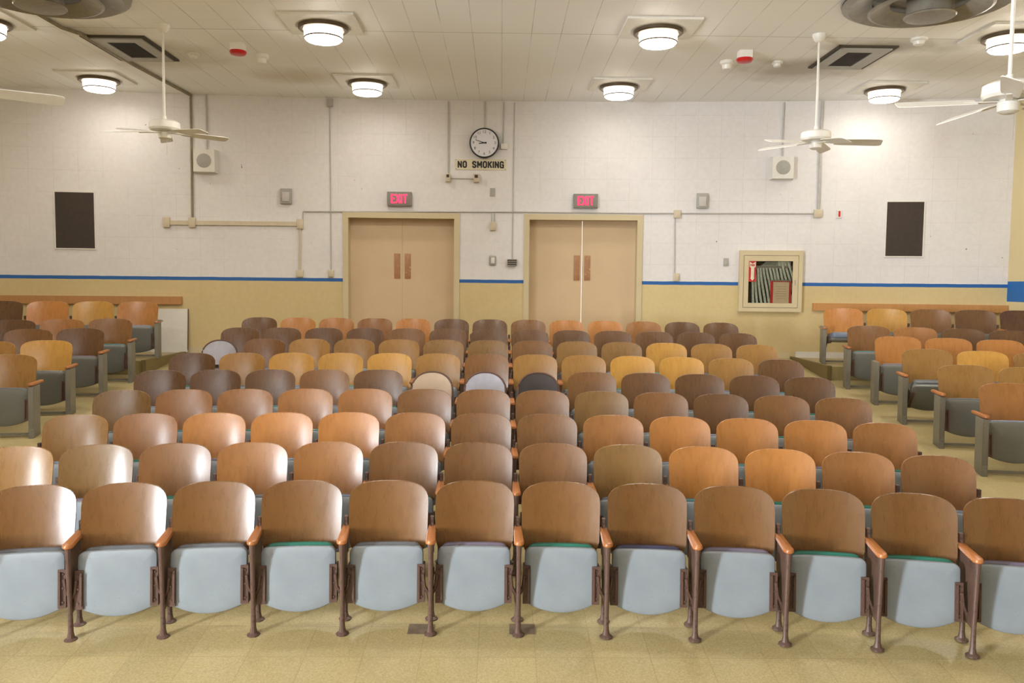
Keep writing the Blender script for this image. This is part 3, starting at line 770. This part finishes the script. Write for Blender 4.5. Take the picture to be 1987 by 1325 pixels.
def letters(text, parent, mat, width, height, th, gap, y0, y1, space=0.55, off=(0, 0, 0)):
    tot = 0
    for ch in text: tot += (space if ch == ' ' else GW.get(ch, 0.8)) + gap
    tot -= gap; u = (width - th) / tot; vsc = (height - th) / 1.5; x = -width / 2 + th / 2
    for ch in text:
        if ch == ' ': x += (space + gap) * u; continue
        mb = MB()
        for k, ((a, b), (c, d)) in enumerate(GL[ch]):
            p, q = V(x + a * u, 0, -height / 2 + th / 2 + b * vsc), V(x + c * u, 0, -height / 2 + th / 2 + d * vsc)
            dr = (q - p).normalized(); pr = V(-dr.z, 0, dr.x) * th / 2; ex = dr * th * 0.32
            quad = [p - ex - pr, q + ex - pr, q + ex + pr, p - ex + pr]
            mb.loft([[v + V(0, y0 - 0.0001 * k, 0) for v in quad], [v + V(0, y1, 0) for v in quad]])
        o = mb.obj('letter', mat, parent); o.location = off
        x += (GW.get(ch, 0.8) + gap) * u
t = wthing('no_smoking_sign', 'cream NO SMOKING sign with black letters below the clock', 'sign', 933, 319.5)
MB().box(-0.395, 0.395, -0.012, 0, -0.082, 0.082, 0.003, 1).obj('board', SIGN, t)
letters('NO SMOKING', t, BLACK, 0.715, 0.108, 0.0225, 0.56, -0.0155, -0.0118, 0.7)
mb = MB()
for sx in (-1, 1):
    for sz in (-1, 1): mb.box(sx * 0.378 - 0.006, sx * 0.378 + 0.006, -0.016, -0.011, sz * 0.068 - 0.006, sz * 0.068 + 0.006)
mb.obj('screw', EXITG, t)
def exit_sign(lb, cx, cy):
    t = wthing('exit_sign', lb, 'sign', cx, cy, 'red lit exit signs')
    MB().box(-0.187, 0.187, -0.07, 0, -0.108, 0.108, 0.006, 2).obj('housing', EXITG, t)
    letters('EXIT', t, EXITR, 0.255, 0.142, 0.022, 0.5, -0.076, -0.069)
exit_sign('lit red EXIT sign above the left double door', 775.5, 386.5)
exit_sign('lit red EXIT sign above the right double door', 1136, 390.5)

t = wthing('wall_clock', 'round black-rimmed wall clock above the no smoking sign', 'clock', 940, 279)
MB().lathe_y([(0.215, 0.0), (0.226, -0.03), (0.228, -0.09), (0.222, -0.102), (0.212, -0.102), (0.206, -0.088)], 48).obj('rim', BLACK, t)
f_ = MB().lathe_y([(0.208, -0.070), (0.208, -0.090)], 48).obj('clock_face', CLOCKF, t)
def hand(ang, L, w, y):
    d = V(sin(ang), 0, cos(ang)); p = V(cos(ang), 0, -sin(ang)); q = [-d * 0.035 - p * w, d * L - p * w * 0.6, d * L + p * w * 0.6, -d * 0.035 + p * w]
    return MB().loft([[v + V(0, y, 0) for v in q], [v + V(0, y - 0.003, 0) for v in q]])
hand(math.radians(262), 0.085, 0.010, -0.092).obj('hour_hand', INK, t)
hand(math.radians(288), 0.145, 0.006, -0.096).obj('minute_hand', INK, t)
def text_mesh(s, size):
    cu = bpy.data.curves.new('digits', 'FONT'); cu.body = s; cu.size = size; cu.align_x = 'CENTER'; cu.align_y = 'CENTER'; cu.extrude = 0.001
    ob = bpy.data.objects.new('tmp', cu); C.objects.link(ob); dg = bpy.context.evaluated_depsgraph_get()
    m = bpy.data.meshes.new_from_object(ob.evaluated_get(dg)); bpy.data.objects.remove(ob); bpy.data.curves.remove(cu)
    m.transform(Matrix.Rotation(pi / 2, 4, 'X')); return m
for h in range(1, 13):
    m = text_mesh(str(h), 0.058); m.materials.clear(); m.materials.append(INK)
    o = link('numeral', m, f_); a = 2 * pi * h / 12; o.location = (0.165 * sin(a), -0.0915, 0.165 * cos(a))

GB = 'small electrical boxes on the back wall'
def ebox(lb, x0, y0, x1, y1, dep=0.045, mat=BEIGE_B): return wbox('junction_box', lb, 'electrical box', x0, y0, x1, y1, dep, mat, GB)
def cam_box(lb, x0, y0, x1, y1):
    v = on_wall((x0 + x1) / 2, (y0 + y1) / 2); t = thing('sensor_box', lb, 'sensor', v, wrot(v.x), 'small wall sensors'); w, h = (x1 - x0) * K / 2, (y1 - y0) * K / 2
    MB().box(-w, w, -0.09, 0, -h, h, 0.006, 2).obj('housing', BEIGE_B, t)
    MB().box(-w * 0.55, w * 0.55, -0.096, -0.09, 0, h * 0.75).obj('lens', DARK, t)
cam_box('small sensor box at the foot of the pipe left of the clock', 865, 338, 874, 353)
cam_box('small sensor box under the no smoking sign', 919, 339, 930, 354)
ebox('blank beige cover plate between the two exit signs', 951, 365, 960.5, 381, 0.012, GREY_B)
ebox('beige outlet box hanging below conduit between the doors', 951, 431, 962, 447)
ebox('white clock outlet box right of the clock', 972, 279.5, 984.5, 290, 0.045, WHITE_W)
ebox('left end box of the beige raceway on the left wall', 318, 422, 330, 441, 0.05)
ebox('raceway box below the left wall pipe', 367.5, 422.5, 380, 441, 0.05)
ebox('right end box of the beige raceway, left of the left door', 577, 425.5, 589, 444, 0.05)
ebox('low outlet box above the blue stripe left of the left door', 576, 524, 589, 537)
ebox('low outlet box next to the frame of the left door', 637.5, 524, 648, 537)
ebox('grey box at the ceiling above the left alarm box', 635, 192.5, 646, 207.5, 0.05, GREY_B)
ebox('junction box on the conduit right of the right door', 1307, 408, 1320, 423)
ebox('low outlet box above the blue stripe right of the right door', 1306, 530, 1316.5, 545)
ebox('junction box at the right end of the long conduit', 1579, 407, 1594, 422)
ebox('small switch box left of the fire hose cabinet', 1404, 501, 1413, 516, 0.02, GREY_B)
def pull_station(lb, cx, cy):
    t = wthing('alarm_button', lb, 'alarm', cx, cy)
    MB().box(-0.038, 0.038, -0.02, 0, -0.06, 0.06, 0.003, 1).obj('plate', WHITE_W, t); MB().box(-0.014, 0.014, -0.028, -0.02, -0.04, 0.045, 0.003, 1).obj('button', RED, t)
pull_station('narrow white plate with red button left of the right grille', 1628, 415.5)
t = wthing('thermostat', 'oval grey thermostat between the two doors', 'thermostat', 956, 505.5)
MB().box(-0.052, 0.052, -0.035, 0, -0.075, 0.075, 0.02, 4).obj('case', GREY_B, t); MB().box(-0.022, 0.030, -0.043, -0.035, -0.045, 0.045, 0.004, 2).obj('dial', WHITE_W, t)
t = wthing('control_box', 'dark slotted control box between the doors, right of thermostat', 'control box', 993.5, 509)
MB().box(-0.076, 0.076, -0.07, 0, -0.05, 0.05, 0.004, 1).obj('case', GREY_B, t)
mb = MB()
for k in range(3): mb.box(-0.07, 0.07, -0.074, -0.07, -0.04 + k * 0.03, -0.022 + k * 0.03)
mb.obj('slot', DARK, t)

def wpipe(lb, px, r=0.011, mat=CONDUIT, out=None):
    out = out or r + 0.002; pts = []
    for (x0, y0), (x1, y1) in zip(px, px[1:]):
        n = max(1, int(abs(x1 - x0) / 60))
        pts += [wl(x0 + (x1 - x0) * i / n, y0 + (y1 - y0) * i / n, out) for i in range(n)]
    pts.append(wl(*px[-1], out)); return pipe(lb, pts, r, mat)
wpipe('vertical wall pipe from ceiling pipe down to the left raceway', [(370.5, 184), (374, 423)], 0.017, CONDUIT_D)
wpipe('thin vertical conduit feeding the left wall speaker', [(400.5, 184), (402, 292)], 0.013)
wpipe('thin vertical conduit from grey ceiling box down beside the left door', [(640.5, 207), (643, 525)], 0.009)
def wrace(lb, x0, y0, x1, y1, h):
    n = 20; rings = []
    for i in range(n + 1):
        x, y = x0 + (x1 - x0) * i / n, y0 + (y1 - y0) * i / n
        rings.append([wl(x, y, o_) + V(0, 0, e_ * h) for o_, e_ in ((0.003, -1), (0.035, -1), (0.035, 1), (0.003, 1))])
    tag(MB().loft(rings).obj('raceway', BEIGE_B), lb, 'pipe', 'wall and ceiling conduits')
wrace('thick horizontal beige raceway on the wall under left speaker', 329, 432, 578, 434.5, 0.032)
wrace('short vertical raceway left of the left door', 582.8, 445, 582.8, 445.01, 0.0) if False else None
wpipe('vertical conduit below the raceway, left of the left door', [(583, 444), (582.5, 525)], 0.016, BEIGE_B)
wpipe('long horizontal conduit running above both doors', [(588, 426), (588.5, 410.5), (1000, 411.5), (1250, 414), (1580, 414.5)], 0.011)
wpipe('vertical conduit left of the clock ending at sensor box', [(870.5, 197), (870, 339)], 0.012)
wpipe('short horizontal conduit between the two sensor boxes', [(874, 346), (919, 347)], 0.008)
wpipe('vertical conduit running from ceiling to the clock', [(941.5, 197), (941, 252)], 0.009)
wpipe('vertical conduit feeding the white box right of the clock', [(978, 198), (976.5, 280)], 0.008)
wpipe('long thin vertical conduit between the doors, right of the clock', [(998.5, 199), (994, 504)], 0.007)
wpipe('left short stub pipe above outlet box between the doors', [(954, 414), (954, 432)], 0.007)
wpipe('right short stub pipe above outlet box between the doors', [(959.5, 414), (959.5, 432)], 0.007)
wpipe('vertical conduit right of the right door down to outlet box', [(1309.5, 422), (1308.5, 531)], 0.009)
wpipe('thin vertical conduit feeding the right wall speaker', [(1521.5, 199), (1517.5, 307)], 0.011)
wpipe('thick vertical conduit behind the right rear fan', [(1595, 197), (1587.5, 408)], 0.020)

# fire hose cabinet
t = wthing('fire_hose_cabinet', 'cream glass-fronted fire hose cabinet on the wall right of the doors', 'cabinet', 1493, 545.5)
W2, H2 = 0.472, 0.468; d0 = -0.09
mb = MB()
for s_ in (-1, 1):
    a, b = sorted((s_ * (W2 - 0.06), s_ * W2)); mb.box(a, b, d0, 0, -H2, H2)
mb.box(-W2 + 0.06, W2 - 0.06, d0, 0, H2 - 0.075, H2).box(-W2 + 0.06, W2 - 0.06, d0, 0, -H2, -H2 + 0.06).box(-W2 + 0.06, W2 - 0.06, -0.008, 0, -H2 + 0.06, H2 - 0.075)
mb.obj('box', FRAMEP, t)
MB().box(-W2 + 0.062, W2 - 0.062, -0.014, -0.0085, -H2 + 0.062, H2 - 0.077).obj('back_lining', INSIDE, t)
gx0, gx1, gz0, gz1 = -0.335, 0.325, -0.335, 0.305
mb = MB(); dx, dz0, dz1 = W2 - 0.066, -H2 + 0.066, H2 - 0.081
mb.box(-dx, gx0, d0 - 0.004, d0 + 0.018, dz0, dz1).box(gx1, dx, d0 - 0.004, d0 + 0.018, dz0, dz1).box(gx0, gx1, d0 - 0.004, d0 + 0.018, gz1, dz1).box(gx0, gx1, d0 - 0.004, d0 + 0.018, dz0, gz0)
dr = mb.obj('door', FRAMEP, t)
MB().box(gx0, gx1, d0 + 0.006, d0 + 0.010, gz0, gz1).obj('glass_pane', GLASS, dr)
MB().box(gx1 + 0.03, gx1 + 0.045, d0 - 0.016, d0 - 0.004, -0.06, 0.02, 0.003, 1).obj('latch', GREY_B, dr)
MB().box(-0.30, 0.32, -0.062, -0.045, 0.20, 0.235).obj('hose_rack', EXITG, t)
# flat canvas hose hanging in folds inside the cabinet
hv = on_wall(1493, 545.5)
mb = MB()
for k in range(13):
    x = -0.27 + k * 0.046; zt = 0.20 if k < 9 else 0.28; lean = 0.05 + 0.012 * k
    w = 0.016; y0, y1 = -0.066 + 0.006 * (k % 2), -0.022
    pts = []
    for i in range(7):
        f = i / 6; z = zt - (zt + 0.36) * f; xx = x + lean * f * 1.0 - 0.02 + 0.006 * sin(f * 5 + k); pts.append((xx, z))
    mb.loft([[(xx - w, y0, z), (xx + w, y0, z), (xx + w, y1, z), (xx - w, y1, z)] for xx, z in pts])
    if k < 12: mb.box(x - 0.03, x + 0.036, y0 + 0.006, y1, zt - 0.005, zt + 0.02)
for k in range(5):
    mb.box(-0.16 + 0.02 * k, 0.30, -0.058, -0.03, 0.222 + 0.016 * k, 0.230 + 0.016 * k)
h = mb.obj('fire_hose', HOSE); h.location = hv; h.rotation_euler = (0, 0, wrot(hv.x)); tag(h, 'pale canvas fire hose folded inside the glass-fronted wall cabinet', 'hose')
sg = MB().box(gx0, gx0 + 0.11, d0 - 0.0065, d0 - 0.0045, gz1 - 0.315, gz1 - 0.002)
sgo = sg.obj('arrow_sign', REDS, t); ax = gx0 + 0.056
mb = MB()
for poly in ([(ax - 0.046, gz1 - 0.012), (ax, gz1 - 0.040), (ax + 0.046, gz1 - 0.012), (ax + 0.046, gz1 - 0.085), (ax + 0.024, gz1 - 0.105), (ax + 0.024, gz1 - 0.265), (ax + 0.038, gz1 - 0.255), (ax, gz1 - 0.302), (ax - 0.038, gz1 - 0.255), (ax - 0.024, gz1 - 0.265), (ax - 0.024, gz1 - 0.105), (ax - 0.046, gz1 - 0.085)],):
    mb.prism(poly, 'y', d0 - 0.0085, d0 - 0.0066)
ar = mb.obj('arrow', SIGN, dr)
letters('FIRE', sgo, REDS, 0.074, 0.034, 0.007, 0.35, d0 - 0.0098, d0 - 0.0086, off=(ax, 0, gz1 - 0.065))
nt = MB().box(0.0, gx1 - 0.012, -0.074, -0.070, gz0, 0.0).obj('notice_frame', REDS, t)
n2 = MB().box(0.042, gx1 - 0.045, -0.0765, -0.0742, gz0 + 0.001, -0.012).obj('notice_paper', PAPER, nt)
mb = MB()
for k in range(6): mb.box(0.075 + 0.01 * (k % 3), gx1 - 0.085 - 0.012 * (k % 2), -0.0772, -0.0766, -0.085 - k * 0.036, -0.079 - k * 0.036)
mb.obj('faint_text_line', plain('faint_ink', hx(176, 150, 122), 0.7), n2)
MB().box(0.0, gx1 - 0.01, -0.076, -0.068, 0.0, 0.022).obj('notice_holder', EXITG, t)

# white board leaning on the wall left
v = on_wall(332, 689); x_ = v.x; a_ = wrot(x_)
t = thing('white_board', 'blank white board leaning against the back wall beside left seats', 'board', (x_, wy(x_) - 0.075, PZ), a_)
t.location.z = PZ + 0.001 if x_ < -4.86 else fz(wy(x_))
mb = MB(); w, h = 0.27, 0.66
mb.loft([[(-w, 0, 0), (w, 0, 0), (w, 0.014, 0), (-w, 0.014, 0)], [(-w, 0.052, h), (w, 0.052, h), (w, 0.066, h), (-w, 0.066, h)]])
mb.obj('panel', WHITE_W, t)
mb = MB(); mb.loft([[(w, -0.002, 0.04), (w + 0.010, -0.002, 0.04), (w + 0.010, 0.016, 0.04), (w, 0.016, 0.04)], [(w, 0.050, h), (w + 0.010, 0.050, h), (w + 0.010, 0.068, h), (w, 0.068, h)]])
e = mb.obj('edge_strip', RIM_M, t); e['label'] = 'dark right edge strip'

# worn floor plates under two front standards
for px, lb in ((817, 'dark worn patch plate on the floor left of the front row center'), (1013, 'dark worn patch plate on the floor at the front row center')):
    d = ray(px, 1221); k = HC / (SL * d.y - d.z); q = d * k
    o = MB().box(-0.075, 0.075, -0.055, 0.055, 0.0, 0.004).obj('floor_plate', plain('floor_plate_%d' % px, hx(112, 96, 76), 0.6, var=0.3)); o.location = (q.x, q.y, fz(q.y)); o.rotation_euler = (math.atan(SL), 0, 0)
    tag(o, lb, 'floor plate', 'patch plates on the floor')

# ------------------------------------------------------------------ window light and added ceiling uplight
w = bpy.data.worlds.new('daylight_and_uplight'); bpy.context.scene.world = w; w.use_nodes = True
bg = w.node_tree.nodes['Background']; bg.inputs[0].default_value = (0.95, 0.97, 1.0, 1); bg.inputs[1].default_value = 2.5
for (a, b), parts in zip(WIN, (((0.0, 1500, (0.88, 0.94, 1.0)), (0.7, 1400, (0.90, 0.95, 1.0))),)):  # second, tilted light is an added uplight to brighten the ceiling
    for tilt, en, colr in parts:
        L = bpy.data.lights.new('daylight_and_uplight', 'AREA'); L.shape = 'RECTANGLE'; L.size = WZ1 - WZ0 - 0.1; L.size_y = b - a - 0.1
        L.energy = en; L.color = colr
        o = bpy.data.objects.new('daylight_and_uplight', L); C.objects.link(o)
        k = (L.size / 2) * sin(tilt)
        o.location = (XL - 0.03 - k, (a + b) / 2, (WZ0 + WZ1) / 2 - 0.1 * tilt); o.rotation_euler = (0, -pi / 2 - tilt, 0)
